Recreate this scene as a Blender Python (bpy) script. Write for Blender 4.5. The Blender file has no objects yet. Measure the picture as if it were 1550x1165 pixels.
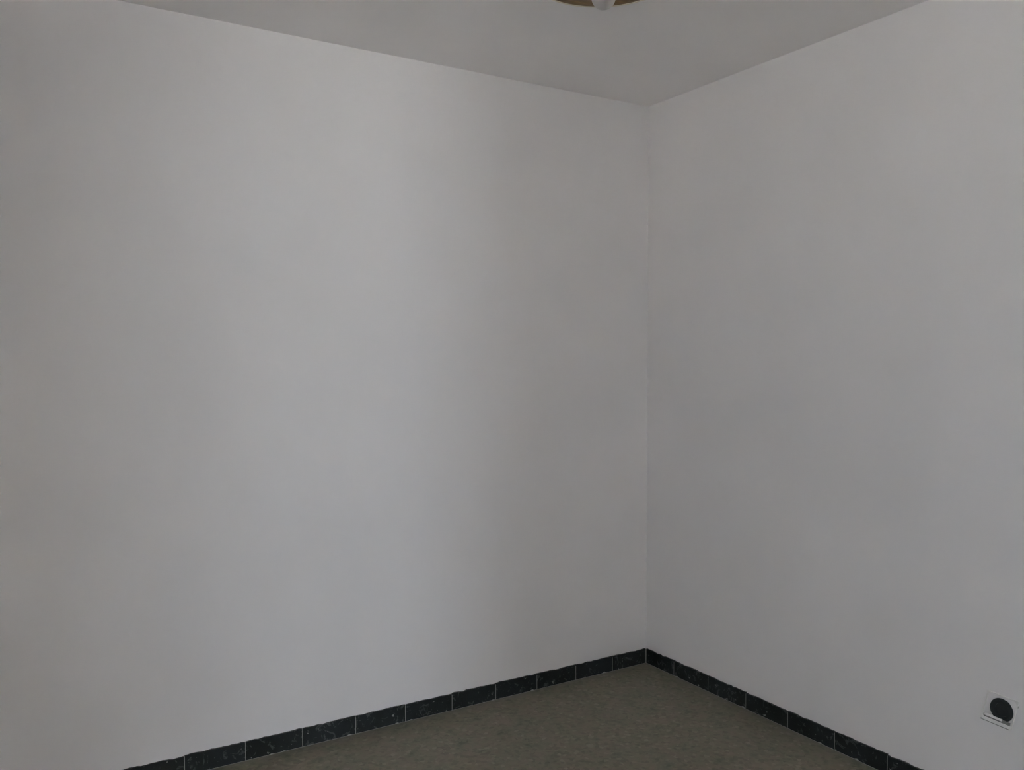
import bpy, bmesh, math, random
from mathutils import Vector, Matrix

# ------------------------------------------------------------------ camera, world, light, exposure
S = bpy.context.scene
COL = S.collection
H = 2.5                                    # ceiling height
XW, YC = -3.7, -4.3                        # far ends of the room (outside the frame)
CAM = Vector((-1.00962 * H, -1.17592 * H, 0.55286 * H))
F_PX, PITCH, ROLL, YAW = 1286.95, -0.031672, -0.000796, 0.551488

cam_data = bpy.data.cameras.new('camera')
cam_data.sensor_fit = 'HORIZONTAL'
cam_data.sensor_width = 36.0
cam_data.lens = 36.0 * F_PX / 1550.0
cam_data.clip_start = 0.02
cam = bpy.data.objects.new('camera', cam_data)
COL.objects.link(cam)
d = Vector((math.sin(YAW) * math.cos(PITCH), math.cos(YAW) * math.cos(PITCH), math.sin(PITCH)))
r = Vector((math.cos(YAW), -math.sin(YAW), 0))
u = r.cross(d)
r2 = r * math.cos(ROLL) + u * math.sin(ROLL)
u2 = -r * math.sin(ROLL) + u * math.cos(ROLL)
m = Matrix((r2, u2, -d)).transposed().to_4x4()
m.translation = CAM
cam.matrix_world = m
S.camera = cam

W = bpy.data.worlds.new('overcast_sky')
S.world = W
W.use_nodes = True
bg = W.node_tree.nodes['Background']
bg.inputs['Color'].default_value = (0.76, 0.88, 1.0, 1)
bg.inputs['Strength'].default_value = 18.5

# Daylight: a window in the side wall (behind the camera, to its left) fills the room;
# a half-open door in the back wall passes light from the window of the next room onto the left wall.
WALL_T = 0.30
WY0, WY1, WZ0, WZ1 = -4.25, -3.60, 0.85, 1.95   # window in wall_side
DX0, DX1, DZ1 = -1.80, -1.17, 2.05         # clear gap of the doorway in wall_back
RY = -8.6                                  # far wall of the next room
VX0, VX1, VZ0, VZ1 = -1.96, -1.12, 0.0, 2.2
def portal(name, loc, rot, sx, sy):
    pl = bpy.data.lights.new(name, 'AREA')
    pl.shape = 'RECTANGLE'
    pl.size, pl.size_y = sx, sy
    pl.cycles.is_portal = True
    po = bpy.data.objects.new(name, pl)
    po.location, po.rotation_euler = loc, rot
    COL.objects.link(po)
portal('window_portal', (XW - WALL_T - 0.01, (WY0 + WY1) / 2, (WZ0 + WZ1) / 2), (math.radians(90), 0, math.radians(-90)), WY1 - WY0, WZ1 - WZ0)
portal('window_portal', ((VX0 + VX1) / 2, RY - WALL_T - 0.01, (VZ0 + VZ1) / 2), (math.radians(90), 0, 0), VX1 - VX0, VZ1 - VZ0)

sl = bpy.data.lights.new('sun', 'SUN')
sl.energy = 140.0
sl.angle = math.radians(0.53)
sl.color = (1.0, 0.98, 0.96)
so = bpy.data.objects.new('sun', sl)      # stands over the far side of the house: lights the paving outside, not the room
so.rotation_euler = Vector((-0.02, -0.5, -0.85)).to_track_quat('-Z', 'Y').to_euler()
COL.objects.link(so)

vs = S.view_settings
vs.view_transform = 'Standard'
vs.look = 'None'
vs.gamma = 1.0
vs.use_curve_mapping = False
vs.exposure = 0.07
S.cycles.use_denoising = True
S.cycles.denoiser = 'OPENIMAGEDENOISE'
S.cycles.max_bounces = 16
S.cycles.diffuse_bounces = 12
S.cycles.sample_clamp_indirect = 0

# ------------------------------------------------------------------ materials
def new_mat(name, color, rough=0.6, spec=0.4):
    mt = bpy.data.materials.new(name)
    mt.use_nodes = True
    b = mt.node_tree.nodes['Principled BSDF']
    b.inputs['Base Color'].default_value = (*color, 1)
    b.inputs['Roughness'].default_value = rough
    b.inputs['Specular IOR Level'].default_value = spec
    return mt, mt.node_tree, b

def N(nt, kind, **inp):
    n = nt.nodes.new(kind)
    for k, v in inp.items():
        n.inputs[k.replace('_', ' ')].default_value = v
    return n

def ramp(nt, src, stops):
    n = nt.nodes.new('ShaderNodeValToRGB')
    e = n.color_ramp.elements
    while len(e) < len(stops):
        e.new(0.5)
    for el, (p, c) in zip(e, stops):
        el.position = p
        el.color = (*c, 1) if len(c) == 3 else c
    nt.links.new(src, n.inputs[0])
    return n

def mix(nt, fac, a, b):
    n = nt.nodes.new('ShaderNodeMix')
    n.data_type = 'RGBA'
    if hasattr(fac, 'is_output'):
        nt.links.new(fac, n.inputs[0])
    else:
        n.inputs[0].default_value = fac
    for s, v in ((n.inputs[6], a), (n.inputs[7], b)):
        if hasattr(v, 'is_output'):
            nt.links.new(v, s)
        else:
            s.default_value = (*v, 1)
    return n.outputs[2]

def bump(nt, bsdf, height, strength, dist):
    n = nt.nodes.new('ShaderNodeBump')
    n.inputs['Strength'].default_value = strength
    n.inputs['Distance'].default_value = dist
    nt.links.new(height, n.inputs['Height'])
    nt.links.new(n.outputs[0], bsdf.inputs['Normal'])

def plaster(name, color):
    mt, nt, b = new_mat(name, color, 0.92, 0.2)
    tc = nt.nodes.new('ShaderNodeTexCoord')
    n1 = N(nt, 'ShaderNodeTexNoise', Scale=42.0, Detail=5.0, Roughness=0.6)
    n2 = N(nt, 'ShaderNodeTexNoise', Scale=2.3, Detail=2.0, Roughness=0.5)
    for n in (n1, n2):
        nt.links.new(tc.outputs['Object'], n.inputs['Vector'])
    lo = tuple(c * 0.985 for c in color)
    hi = tuple(min(1, c * 1.015) for c in color)
    rc = ramp(nt, n2.outputs[0], [(0.35, lo), (0.65, hi)])
    nt.links.new(rc.outputs[0], b.inputs['Base Color'])
    bump(nt, b, n1.outputs[0], 0.12, 0.004)
    return mt

M_WALL = plaster('white_painted_plaster', (0.857, 0.840, 0.842))
M_CEIL = plaster('white_painted_ceiling', (0.90, 0.882, 0.880))

def make_terrazzo():
    mt, nt, b = new_mat('olive_terrazzo', (0.2, 0.19, 0.15), 0.55, 0.3)
    tc = nt.nodes.new('ShaderNodeTexCoord')
    vor = N(nt, 'ShaderNodeTexVoronoi', Scale=75.0)
    nt.links.new(tc.outputs['Object'], vor.inputs['Vector'])
    sep = nt.nodes.new('ShaderNodeSeparateColor')
    nt.links.new(vor.outputs['Color'], sep.inputs[0])
    chips = ramp(nt, sep.outputs[0], [(0.0, (0.10, 0.092, 0.068)), (0.25, (0.18, 0.165, 0.122)),
                                      (0.6, (0.215, 0.195, 0.145)), (0.9, (0.24, 0.21, 0.165)), (1.0, (0.36, 0.33, 0.26))])
    big = N(nt, 'ShaderNodeTexNoise', Scale=13.0, Detail=6.0, Roughness=0.7)
    nt.links.new(tc.outputs['Object'], big.inputs['Vector'])
    cloud = ramp(nt, big.outputs[0], [(0.34, (0.130, 0.130, 0.094)), (0.46, (0.205, 0.194, 0.138)), (0.56, (0.215, 0.180, 0.138)), (0.66, (0.250, 0.200, 0.160))])
    c = mix(nt, 0.62, chips.outputs[0], cloud.outputs[0])
    # cement dust left along the foot of the walls
    sx = nt.nodes.new('ShaderNodeSeparateXYZ')
    nt.links.new(tc.outputs['Object'], sx.inputs[0])
    mx = nt.nodes.new('ShaderNodeMath'); mx.operation = 'MAXIMUM'
    nt.links.new(sx.outputs[0], mx.inputs[0]); nt.links.new(sx.outputs[1], mx.inputs[1])
    wob = nt.nodes.new('ShaderNodeMath'); wob.operation = 'MULTIPLY_ADD'
    nt.links.new(big.outputs[0], wob.inputs[0]); wob.inputs[1].default_value = 0.12
    nt.links.new(mx.outputs[0], wob.inputs[2])
    dust = ramp(nt, wob.outputs[0], [(0.0, (0, 0, 0)), (0.06, (0.6, 0.6, 0.6))])
    c = mix(nt, dust.outputs[0], c, (0.20, 0.195, 0.17))
    nt.links.new(c, b.inputs['Base Color'])
    return mt

M_FLOOR = make_terrazzo()

def make_black_marble():
    mt, nt, b = new_mat('black_veined_skirting', (0.015, 0.018, 0.018), 0.42, 0.35)
    tc = nt.nodes.new('ShaderNodeTexCoord')
    oi = nt.nodes.new('ShaderNodeObjectInfo')
    mul = nt.nodes.new('ShaderNodeMath'); mul.operation = 'MULTIPLY'
    mul.inputs[1].default_value = 37.0
    nt.links.new(oi.outputs['Random'], mul.inputs[0])
    add = nt.nodes.new('ShaderNodeVectorMath'); add.operation = 'ADD'
    nt.links.new(tc.outputs['Object'], add.inputs[0])
    nt.links.new(mul.outputs[0], add.inputs[1])
    n1 = N(nt, 'ShaderNodeTexNoise', Scale=26.0, Detail=4.0, Roughness=0.65, Distortion=1.6)
    n2 = N(nt, 'ShaderNodeTexNoise', Scale=55.0, Detail=2.0, Roughness=0.5)
    n3 = N(nt, 'ShaderNodeTexNoise', Scale=9.0, Detail=2.0)
    for n in (n1, n2, n3):
        nt.links.new(add.outputs[0], n.inputs['Vector'])
    base = ramp(nt, n3.outputs[0], [(0.35, (0.013, 0.016, 0.013)), (0.65, (0.023, 0.027, 0.028))])
    vein = ramp(nt, n1.outputs[0], [(0.575, (0, 0, 0)), (0.635, (0.32, 0.32, 0.32)), (0.70, (0.10, 0.10, 0.10))])
    spot = ramp(nt, n2.outputs[0], [(0.69, (0, 0, 0)), (0.74, (0.75, 0.75, 0.75))])
    c = mix(nt, vein.outputs[0], base.outputs[0], (0.25, 0.26, 0.25))
    c = mix(nt, spot.outputs[0], c, (0.40, 0.40, 0.38))
    nt.links.new(c, b.inputs['Base Color'])
    return mt

M_TILE = make_black_marble()
M_GROUT = plaster('pale_grout', (0.42, 0.42, 0.395))

def make_wood(name, c0, c1, c2, scale=1.0):
    mt, nt, b = new_mat(name, c1, 0.5, 0.4)
    tc = nt.nodes.new('ShaderNodeTexCoord')
    mp = nt.nodes.new('ShaderNodeMapping')
    mp.inputs['Rotation'].default_value = (0, 0, 0.55)
    mp.inputs['Scale'].default_value = (3.0 * scale, 45.0 * scale, 45.0 * scale)
    nt.links.new(tc.outputs['Object'], mp.inputs[0])
    n1 = N(nt, 'ShaderNodeTexNoise', Scale=1.0, Detail=5.0, Roughness=0.6, Distortion=0.4)
    nt.links.new(mp.outputs[0], n1.inputs['Vector'])
    rc = ramp(nt, n1.outputs[0], [(0.3, c0), (0.5, c1), (0.72, c2)])
    nt.links.new(rc.outputs[0], b.inputs['Base Color'])
    bump(nt, b, n1.outputs[0], 0.2, 0.002)
    return mt

M_WOOD = make_wood('brown_lamp_wood', (0.14, 0.085, 0.038), (0.215, 0.13, 0.055), (0.32, 0.19, 0.085))
M_DOOR = make_wood('pale_door_wood', (0.45, 0.40, 0.33), (0.52, 0.47, 0.39), (0.58, 0.52, 0.44), 0.5)

def noisy(name, color, rough, spec=0.4, var=0.06, scale=30):
    mt, nt, b = new_mat(name, color, rough, spec)
    tc = nt.nodes.new('ShaderNodeTexCoord')
    n1 = N(nt, 'ShaderNodeTexNoise', Scale=float(scale), Detail=3.0)
    nt.links.new(tc.outputs['Object'], n1.inputs['Vector'])
    rc = ramp(nt, n1.outputs[0], [(0.3, tuple(c * (1 - var) for c in color)), (0.7, tuple(min(1, c * (1 + var)) for c in color))])
    nt.links.new(rc.outputs[0], b.inputs['Base Color'])
    return mt

M_CREAM = noisy('cream_enamel', (0.80, 0.74, 0.60), 0.45)
M_WHITE = noisy('white_plastic', (0.80, 0.79, 0.775), 0.45)
M_BULB = noisy('frosted_bulb_glass', (0.46, 0.44, 0.43), 0.3, 0.5, 0.02)
M_BLACK = noisy('black_plastic', (0.036, 0.040, 0.039), 0.6, 0.25)
M_DARKBOX = noisy('dark_box_plastic', (0.03, 0.03, 0.03), 0.8, 0.2)
M_SHADOW_STRIP = noisy('shadow_strip_grey', (0.24, 0.24, 0.23), 0.7, 0.3)  # shadow tone for the strip at the socket's cover frame
M_STEEL = noisy('screw_steel', (0.55, 0.55, 0.53), 0.35)
M_STEEL.node_tree.nodes['Principled BSDF'].inputs['Metallic'].default_value = 0.9
M_CONC = noisy('balcony_concrete', (0.50, 0.495, 0.48), 0.9)

# ------------------------------------------------------------------ helpers
def mesh_obj(name, bm, mat, parent=None, smooth=False, recalc=True):
    if recalc:
        bmesh.ops.recalc_face_normals(bm, faces=bm.faces)
    me = bpy.data.meshes.new(name)
    bm.to_mesh(me)
    bm.free()
    if smooth:
        for p in me.polygons:
            p.use_smooth = True
    me.materials.append(mat)
    o = bpy.data.objects.new(name, me)
    COL.objects.link(o)
    o.parent = parent
    return o

def box(bm, x0, x1, y0, y1, z0, z1):
    v = [bm.verts.new(c) for c in ((x0, y0, z0), (x1, y0, z0), (x1, y1, z0), (x0, y1, z0),
                                   (x0, y0, z1), (x1, y0, z1), (x1, y1, z1), (x0, y1, z1))]
    for f in ((0, 3, 2, 1), (4, 5, 6, 7), (0, 1, 5, 4), (1, 2, 6, 5), (2, 3, 7, 6), (3, 0, 4, 7)):
        bm.faces.new([v[i] for i in f])

def lathe(bm, profile, n=48, cap=True):
    """profile of (radius, z); revolved about Z."""
    rings = []
    for rad, z in profile:
        if rad < 1e-6:
            rings.append([bm.verts.new((0, 0, z))])
        else:
            rings.append([bm.verts.new((rad * math.cos(2 * math.pi * i / n), rad * math.sin(2 * math.pi * i / n), z)) for i in range(n)])
    for a, b in zip(rings, rings[1:]):
        for i in range(n):
            j = (i + 1) % n
            if len(a) == 1 and len(b) == 1:
                continue
            if len(a) == 1:
                bm.faces.new((a[0], b[i], b[j]))
            elif len(b) == 1:
                bm.faces.new((a[i], a[j], b[0]))
            else:
                bm.faces.new((a[i], a[j], b[j], b[i]))

def empty(name, loc):
    o = bpy.data.objects.new(name, None)
    o.empty_display_size = 0.05
    o.location = loc
    COL.objects.link(o)
    return o

def structure(o, label=None):
    o['kind'] = 'structure'
    if label:
        o['label'] = label
    return o

def tag(o, label, cat, group=None):
    o['label'] = label
    o['category'] = cat
    if group:
        o['group'] = group

# ------------------------------------------------------------------ the room
T = WALL_T
bm = bmesh.new(); box(bm, XW - T, T, RY - T, T, -0.15, 0)
structure(mesh_obj('floor', bm, M_FLOOR), 'olive brown speckled terrazzo floor')

bm = bmesh.new(); box(bm, XW - T, T, RY - T, T, H, H + 0.2)
structure(mesh_obj('ceiling', bm, M_CEIL), 'plain white painted ceiling')

bm = bmesh.new(); box(bm, XW - T, 0, 0, T, 0, H)
wall_left = structure(mesh_obj('wall_left', bm, M_WALL), 'plain white painted wall with a soft band of daylight')

# right wall with a round hole for the socket's box
SY, SZ, SR = -1.589, 0.346, 0.0325
def wall_with_hole():
    bm = bmesh.new()
    n = 32
    q = 0.12
    ring = []; ring_b = []; sq = []
    rng = random.Random(4)
    for i in range(n):
        a = 2 * math.pi * (i + 0.5) / n
        rr = SR * (1 + 0.06 * math.sin(3 * a + 1.0) + rng.uniform(-0.03, 0.03))
        ring.append(bm.verts.new((0, SY + rr * math.cos(a), SZ + rr * math.sin(a))))
        ring_b.append(bm.verts.new((0.045, SY + rr * math.cos(a), SZ + rr * math.sin(a))))
        k = q / max(abs(math.cos(a)), abs(math.sin(a)))
        sq.append(bm.verts.new((0, SY + k * math.cos(a), SZ + k * math.sin(a))))
    for i in range(n):
        j = (i + 1) % n
        bm.faces.new((ring[i], ring[j], sq[j], sq[i]))
        bm.faces.new((ring[i], ring[j], ring_b[j], ring_b[i]))
    bm.faces.new(ring_b)
    # square's corners
    cs = {}
    for sy in (1, -1):
        for sz in (1, -1):
            cs[(sy, sz)] = bm.verts.new((0, SY + sy * q, SZ + sz * q))
    for i in range(n):
        j = (i + 1) % n
        p, w = sq[i].co, sq[j].co
        for (sy, sz), c in cs.items():
            on_y = abs(p.y - c.co.y) < 1e-5 and abs(w.z - c.co.z) < 1e-5
            on_z = abs(p.z - c.co.z) < 1e-5 and abs(w.y - c.co.y) < 1e-5
            if (on_y or on_z):
                bm.faces.new((sq[i], sq[j], c))
    def quad(y0, y1, z0, z1):
        bm.faces.new([bm.verts.new(c) for c in ((0, y0, z0), (0, y1, z0), (0, y1, z1), (0, y0, z1))])
    quad(RY - T, SY - q, 0, H)
    quad(SY + q, T, 0, H)
    quad(SY - q, SY + q, 0, SZ - q)
    quad(SY - q, SY + q, SZ + q, H)
    # outer skin of the wall
    v = [bm.verts.new(c) for c in ((0, RY - T, 0), (0, T, 0), (0, T, H), (0, RY - T, H),
                                   (T, RY - T, 0), (T, T, 0), (T, T, H), (T, RY - T, H))]
    for f in ((4, 5, 6, 7), (0, 1, 5, 4), (1, 2, 6, 5), (2, 3, 7, 6), (3, 0, 4, 7)):
        bm.faces.new([v[i] for i in f])
    bmesh.ops.remove_doubles(bm, verts=bm.verts, dist=1e-5)
    return bm
structure(mesh_obj('wall_right', wall_with_hole(), M_WALL), 'plain white painted wall with a socket near the floor')

bm = bmesh.new()
box(bm, XW - T, XW, RY - T, WY0, 0, H)
box(bm, XW - T, XW, WY1, 0, 0, H)
box(bm, XW - T, XW, WY0, WY1, WZ1, H)
box(bm, XW - T, XW, WY0, WY1, 0, WZ0)
structure(mesh_obj('wall_side', bm, M_WALL))

DOOR_X0 = DX0 - 0.5                        # the doorway is wider than its clear gap: one leaf stays shut
bm = bmesh.new()
box(bm, XW, DOOR_X0, YC - 0.12, YC, 0, H)
box(bm, DX1, 0, YC - 0.12, YC, 0, H)
box(bm, DOOR_X0, DX1, YC - 0.12, YC, DZ1, H)
structure(mesh_obj('wall_back', bm, M_WALL))

bm = bmesh.new()
box(bm, XW, VX0, RY - T, RY, 0, H)
box(bm, VX1, 0, RY - T, RY, 0, H)
box(bm, VX0, VX1, RY - T, RY, VZ1, H)
structure(mesh_obj('wall_next_room', bm, M_WALL))

def leaf(name, width, height, parent, loc, rz, mat):
    """a panelled leaf hinged at its local origin, running along +X"""
    e = bmesh.new()
    box(e, 0, 0.08, -0.02, 0.02, 0.01, height)
    box(e, width - 0.08, width, -0.02, 0.02, 0.01, height)
    mid = height * 0.45
    cuts = ((0.01, 0.16), (mid - 0.05, mid + 0.05), (height - 0.12, height))
    for z0, z1 in cuts:
        box(e, 0.08, width - 0.08, -0.02, 0.02, z0, z1)
    o = mesh_obj(name, e, mat, parent)
    o.location = loc
    o.rotation_euler = (0, 0, rz)
    for z0, z1 in ((0.16, mid - 0.05), (mid + 0.05, height - 0.12)):
        q = bmesh.new()
        box(q, 0.08, width - 0.08, -0.008, 0.008, z0, z1)
        mesh_obj('leaf_panel', q, mat, o)
    return o

# double door to the next room: one leaf shut, the other swung open, added unseen to sharpen the light band
door = structure(empty('door_1', (DX0, YC, 0)))
leaf('band_edge_leaf', 0.5, DZ1 - 0.01, door, (-0.5, -0.06, 0), 0, M_DOOR)  # out of view, narrows the gap to set the light band's width
leaf('band_edge_leaf', 0.60, DZ1 - 0.01, door, (DX1 - DX0 + 0.02, 0.02, 0), math.radians(92), M_DOOR)  # added out of view, blocks light along the band's right edge

# French window and window, their wooden leaves standing open outwards
win = structure(empty('window_1', (XW - T, (WY0 + WY1) / 2, WZ0)))
hw, wh = (WY1 - WY0) / 2, WZ1 - WZ0
bm = bmesh.new()
box(bm, 0.10, 0.16, -hw, -hw + 0.04, 0, wh)
box(bm, 0.10, 0.16, hw - 0.04, hw, 0, wh)
box(bm, 0.10, 0.16, -hw + 0.04, hw - 0.04, wh - 0.04, wh)
box(bm, 0.10, 0.16, -hw + 0.04, hw - 0.04, 0, 0.04)
mesh_obj('window_frame', bm, M_DOOR, win)
leaf('window_shutter', hw, wh - 0.02, win, (-0.03, -hw, 0), math.radians(-91), M_DOOR)
leaf('window_shutter', hw, wh - 0.02, win, (-0.03, hw, 0), math.radians(92), M_DOOR)

win = structure(empty('window_2', ((VX0 + VX1) / 2, RY - T, 0)))
hw = (VX1 - VX0) / 2
bm = bmesh.new()
box(bm, -hw, -hw + 0.04, 0.10, 0.16, 0, VZ1)
box(bm, hw - 0.04, hw, 0.10, 0.16, 0, VZ1)
box(bm, -hw + 0.04, hw - 0.04, 0.10, 0.16, VZ1 - 0.04, VZ1)
mesh_obj('window_frame', bm, M_DOOR, win)
leaf('window_shutter', hw, VZ1 - 0.02, win, (-hw, -0.03, 0), math.radians(178), M_DOOR)
leaf('window_shutter', hw, VZ1 - 0.02, win, (hw, -0.03, 0), math.radians(2), M_DOOR)

# pale paving outside the windows
bm = bmesh.new(); box(bm, -60, 60, -60, 60, -3.6, -3.4)
structure(mesh_obj('ground', bm, M_CONC), 'pale paving outside the windows')

# ------------------------------------------------------------------ skirting of black tiles
SK_H, SK_T, GAP = 0.0655, 0.007, 0.0024
rng = random.Random(21)

def tile_mesh(length, seed):
    g = random.Random(seed)
    n = 18
    bm = bmesh.new()
    rows = []
    hump = [0.0] * (n + 1)
    for _ in range(5):
        c, wd, am = g.uniform(0, n), g.uniform(0.5, 2.2), g.uniform(-0.0032, 0.0022)
        for i in range(n + 1):
            hump[i] += am * math.exp(-((i - c) / wd) ** 2)
    chip = [0.0] * (n + 1)
    for _ in range(g.choice((0, 1, 1, 2))):
        c, am = g.randrange(1, n), g.uniform(0.002, 0.007)
        chip[c] += am
        chip[c - 1] += am * 0.35
    for i in range(n + 1):
        x = length * i / n
        zt = SK_H + hump[i] + g.uniform(-0.0011, 0.0009)
        zb = chip[i]
        rows.append([bm.verts.new((x, 0.0, zb)), bm.verts.new((x, -SK_T, zb)),
                     bm.verts.new((x, -SK_T, zt - 0.0015)), bm.verts.new((x, -SK_T + 0.0015, zt)), bm.verts.new((x, 0.0, zt))])
    for a, b in zip(rows, rows[1:]):
        for k in range(4):
            bm.faces.new((a[k], a[k + 1], b[k + 1], b[k]))
        bm.faces.new((a[4], a[0], b[0], b[4]))
    bm.faces.new(rows[0]); bm.faces.new(rows[-1][::-1])
    return bm

def skirting(name, label, joints, origin, rz, shift, end=0.0):
    """tiles run along local +X, faces look to local -Y; the bed of grout carries them."""
    total = joints[-1]
    bm = bmesh.new()
    box(bm, 0, total + end, -SK_T + 0.0006, 0, 0, SK_H - 0.005)
    box(bm, 0, total + end, -SK_T - 0.0007, -SK_T + 0.0006, 0, 0.0010)   # smear of grout along the floor
    base = structure(mesh_obj(name, bm, M_GROUT), label)
    base.location = origin
    base.rotation_euler = (0, 0, rz)
    for k, (a, b) in enumerate(zip(joints, joints[1:])):
        o = mesh_obj('skirting_tile', tile_mesh(b - a - GAP, shift + k), M_TILE, base)
        o.location = (a + GAP / 2, 0, 0)
    return base

# left wall: local +X = world +X; joints every 0.1995 m counted from the room corner
step = 0.1995
count = int((-XW) / step) + 1
js = [-XW - step * k for k in range(count)][::-1]
js[-1] -= SK_T + 0.0012
if js[0] > 0.004:
    js = [0.0] + js
skirting('baseboard_left', 'black veined skirting tiles along the daylit wall', js, (XW, 0, 0), 0, 100, SK_T + 0.0012)
# right wall: local +X runs from the corner towards the camera (world -Y)
js = [SK_T + 0.0012] + [0.1905 + 0.2065 * k for k in range(20)]
js = [j for j in js if j < -YC - 0.02] + [-YC]
skirting('baseboard_right', 'black veined skirting tiles along the wall with the socket', js, (0, 0, 0), -math.pi / 2, 300)

# ------------------------------------------------------------------ ceiling lamp
LX, LY = -0.9935, -0.9586
lamp = empty('ceiling_lamp', (LX, LY, H))
tag(lamp, 'round brown wooden ceiling lamp with a bare frosted globe bulb', 'ceiling lamp')
bm = bmesh.new()
lathe(bm, [(0, 0), (0.216, 0), (0.2170, -0.008), (0.2150, -0.0185), (0.2120, -0.0205), (0.2055, -0.0205), (0.2045, -0.0175), (0, -0.0175)], 96)
mesh_obj('rim_plate', bm, M_CREAM, lamp)['label'] = 'cream edge of the lamp plate'
bm = bmesh.new()
lathe(bm, [(0, -0.0175), (0.2035, -0.0175), (0.2043, -0.0195), (0.2030, -0.0205), (0.190, -0.0212), (0.175, -0.0200),
           (0.07, -0.019), (0.062, -0.024), (0.05, -0.026), (0, -0.026)], 96)
mesh_obj('wooden_disc', bm, M_WOOD, lamp)['label'] = 'brown wooden disc'
bm = bmesh.new()
lathe(bm, [(0, -0.026), (0.030, -0.026), (0.030, -0.030), (0.024, -0.034), (0.0215, -0.048), (0, -0.048)], 40)
mesh_obj('bulb_holder', bm, M_WHITE, lamp)
bm = bmesh.new()
R, zc = 0.0352, -0.0765
prof = [(0, -0.044), (0.0125, -0.044), (0.0135, -0.047)]
for i in range(5, 25):
    a = math.pi * (1 - i / 24.0) - math.pi / 2
    prof.append((max(0.0, R * math.cos(a)), zc + R * math.sin(a)))
prof[-1] = (0, zc - R)
prof = [q for q in prof if not (q[1] > -0.0475 and q[0] > 0.0136)]
lathe(bm, prof, 40)
mesh_obj('globe_bulb', bm, M_BULB, lamp, smooth=True)['label'] = 'frosted white globe bulb, unlit'

# ------------------------------------------------------------------ wall socket, its cover coming off
sock = empty('wall_socket', (0, SY, SZ))
tag(sock, 'open black wall socket with a crooked white cover frame, low on wall', 'wall socket')
def rounded(n_seg, half, rad):
    pts = []
    for cx, cy, a0 in ((half - rad, half - rad, 0), (-half + rad, half - rad, 90), (-half + rad, -half + rad, 180), (half - rad, -half + rad, 270)):
        for i in range(n_seg + 1):
            a = math.radians(a0 + 90 * i / n_seg)
            pts.append((cx + rad * math.cos(a), cy + rad * math.sin(a)))
    return pts
# dark box lining the hole, open to the room
bm = bmesh.new()
n = 32
o_r = [bm.verts.new((-0.001, 0.0305 * math.cos(2 * math.pi * i / n), 0.0305 * math.sin(2 * math.pi * i / n))) for i in range(n)]
i_r = [bm.verts.new((-0.001, 0.0285 * math.cos(2 * math.pi * i / n), 0.0285 * math.sin(2 * math.pi * i / n))) for i in range(n)]
i_b = [bm.verts.new((0.040, 0.0285 * math.cos(2 * math.pi * i / n), 0.0285 * math.sin(2 * math.pi * i / n))) for i in range(n)]
o_b = [bm.verts.new((0.042, 0.0305 * math.cos(2 * math.pi * i / n), 0.0305 * math.sin(2 * math.pi * i / n))) for i in range(n)]
for i in range(n):
    j = (i + 1) % n
    bm.faces.new((o_r[i], o_r[j], i_r[j], i_r[i]))
    bm.faces.new((i_r[i], i_r[j], i_b[j], i_b[i]))
    bm.faces.new((o_r[i], o_r[j], o_b[j], o_b[i]))
bm.faces.new(i_b); bm.faces.new(o_b)
mesh_obj('back_box', bm, M_DARKBOX, sock)
# black socket insert filling the round hole, with a sunken well
bm = bmesh.new()
lathe(bm, [(0, 0.008), (0.019, 0.008), (0.020, 0.013), (0.027, 0.0155), (0.0335, 0.0135), (0.0342, 0.0115), (0.0275, 0.0105), (0.0270, -0.02), (0, -0.02)], 32)
ins = mesh_obj('socket_insert', bm, M_BLACK, sock)
ins.location = (0.0105, 0, -0.0005)
ins.rotation_euler = (0, math.radians(-90), 0)
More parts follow.
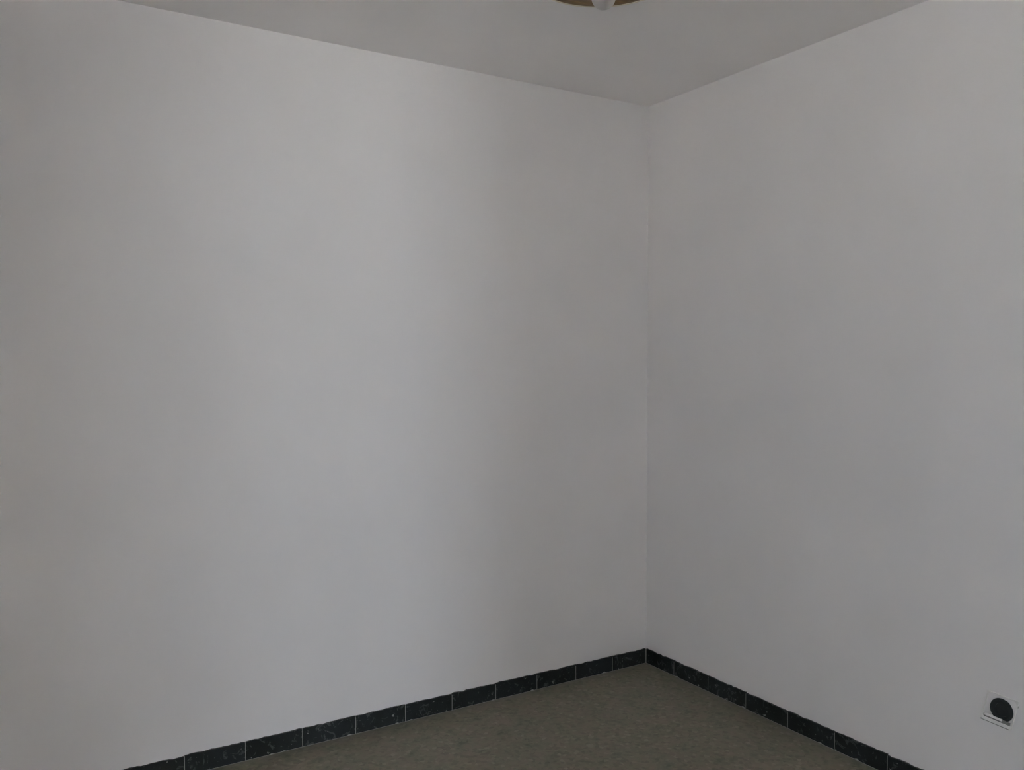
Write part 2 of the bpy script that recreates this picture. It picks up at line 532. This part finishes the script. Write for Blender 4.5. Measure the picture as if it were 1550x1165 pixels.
# white cover frame, still held at the top and pulled away from the wall below
def ring_frame(half, side, low, thick, wide):
    bm = bmesh.new()
    outl = rounded(4, half, 0.005)
    inn = []
    for a, b in rounded(4, half, 0.012):
        inn.append((a * (half - side) / half, max(b * (half - side) / half, -half + low)))
    n = len(outl)
    outl = [(a * wide, b) for a, b in outl]
    inn = [(a * wide, b) for a, b in inn]
    A = [bm.verts.new((0.000, a, b - half)) for a, b in outl]
    B = [bm.verts.new((-thick * 0.7, a, b - half)) for a, b in outl]
    C = [bm.verts.new((-thick, a * 0.97, b * 0.97 - half)) for a, b in outl]
    D = [bm.verts.new((-thick * 0.9, a, b - half)) for a, b in inn]
    E_ = [bm.verts.new((0.000, a, b - half)) for a, b in inn]
    for i in range(n):
        j = (i + 1) % n
        for P, Q in ((A, B), (B, C), (C, D), (D, E_), (E_, A)):
            bm.faces.new((P[i], P[j], Q[j], Q[i]))
    return bm
COV_LOC, COV_ROT = (-0.007, -0.0075, 0.046), (math.radians(8), math.radians(12), math.radians(12))
cov = mesh_obj('cover_frame', ring_frame(0.043, 0.0035, 0.009, 0.004, 0.98), M_WHITE, sock)
cov['label'] = 'white cover frame coming away from the wall'
cov.location, cov.rotation_euler = COV_LOC, COV_ROT
bm = bmesh.new()
box(bm, -0.003, 0, -0.012, 0.036, -0.0725, -0.0665)
bar = mesh_obj('bezel_bar', bm, M_WHITE, sock)
bar.location, bar.rotation_euler = COV_LOC, COV_ROT
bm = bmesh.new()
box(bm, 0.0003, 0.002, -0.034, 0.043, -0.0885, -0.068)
shade_strip = mesh_obj('shadow_strip', bm, M_SHADOW_STRIP, sock)  # solid strip in place of the shade in the gap and below the frame
shade_strip['label'] = 'grey strip standing in for the shadow at the cover frame'
shade_strip.location, shade_strip.rotation_euler = COV_LOC, COV_ROT
# fixing screw beside the insert
bm = bmesh.new()
lathe(bm, [(0, 0.0), (0.0032, 0.0), (0.0030, 0.0014), (0.0016, 0.002), (0.0006, 0.0021), (0, 0.0012)], 16)
sc = mesh_obj('screw', bm, M_STEEL, sock)
sc.location = (0.0, -0.046, 0.024)
sc.rotation_euler = (0, math.radians(-90), 0)
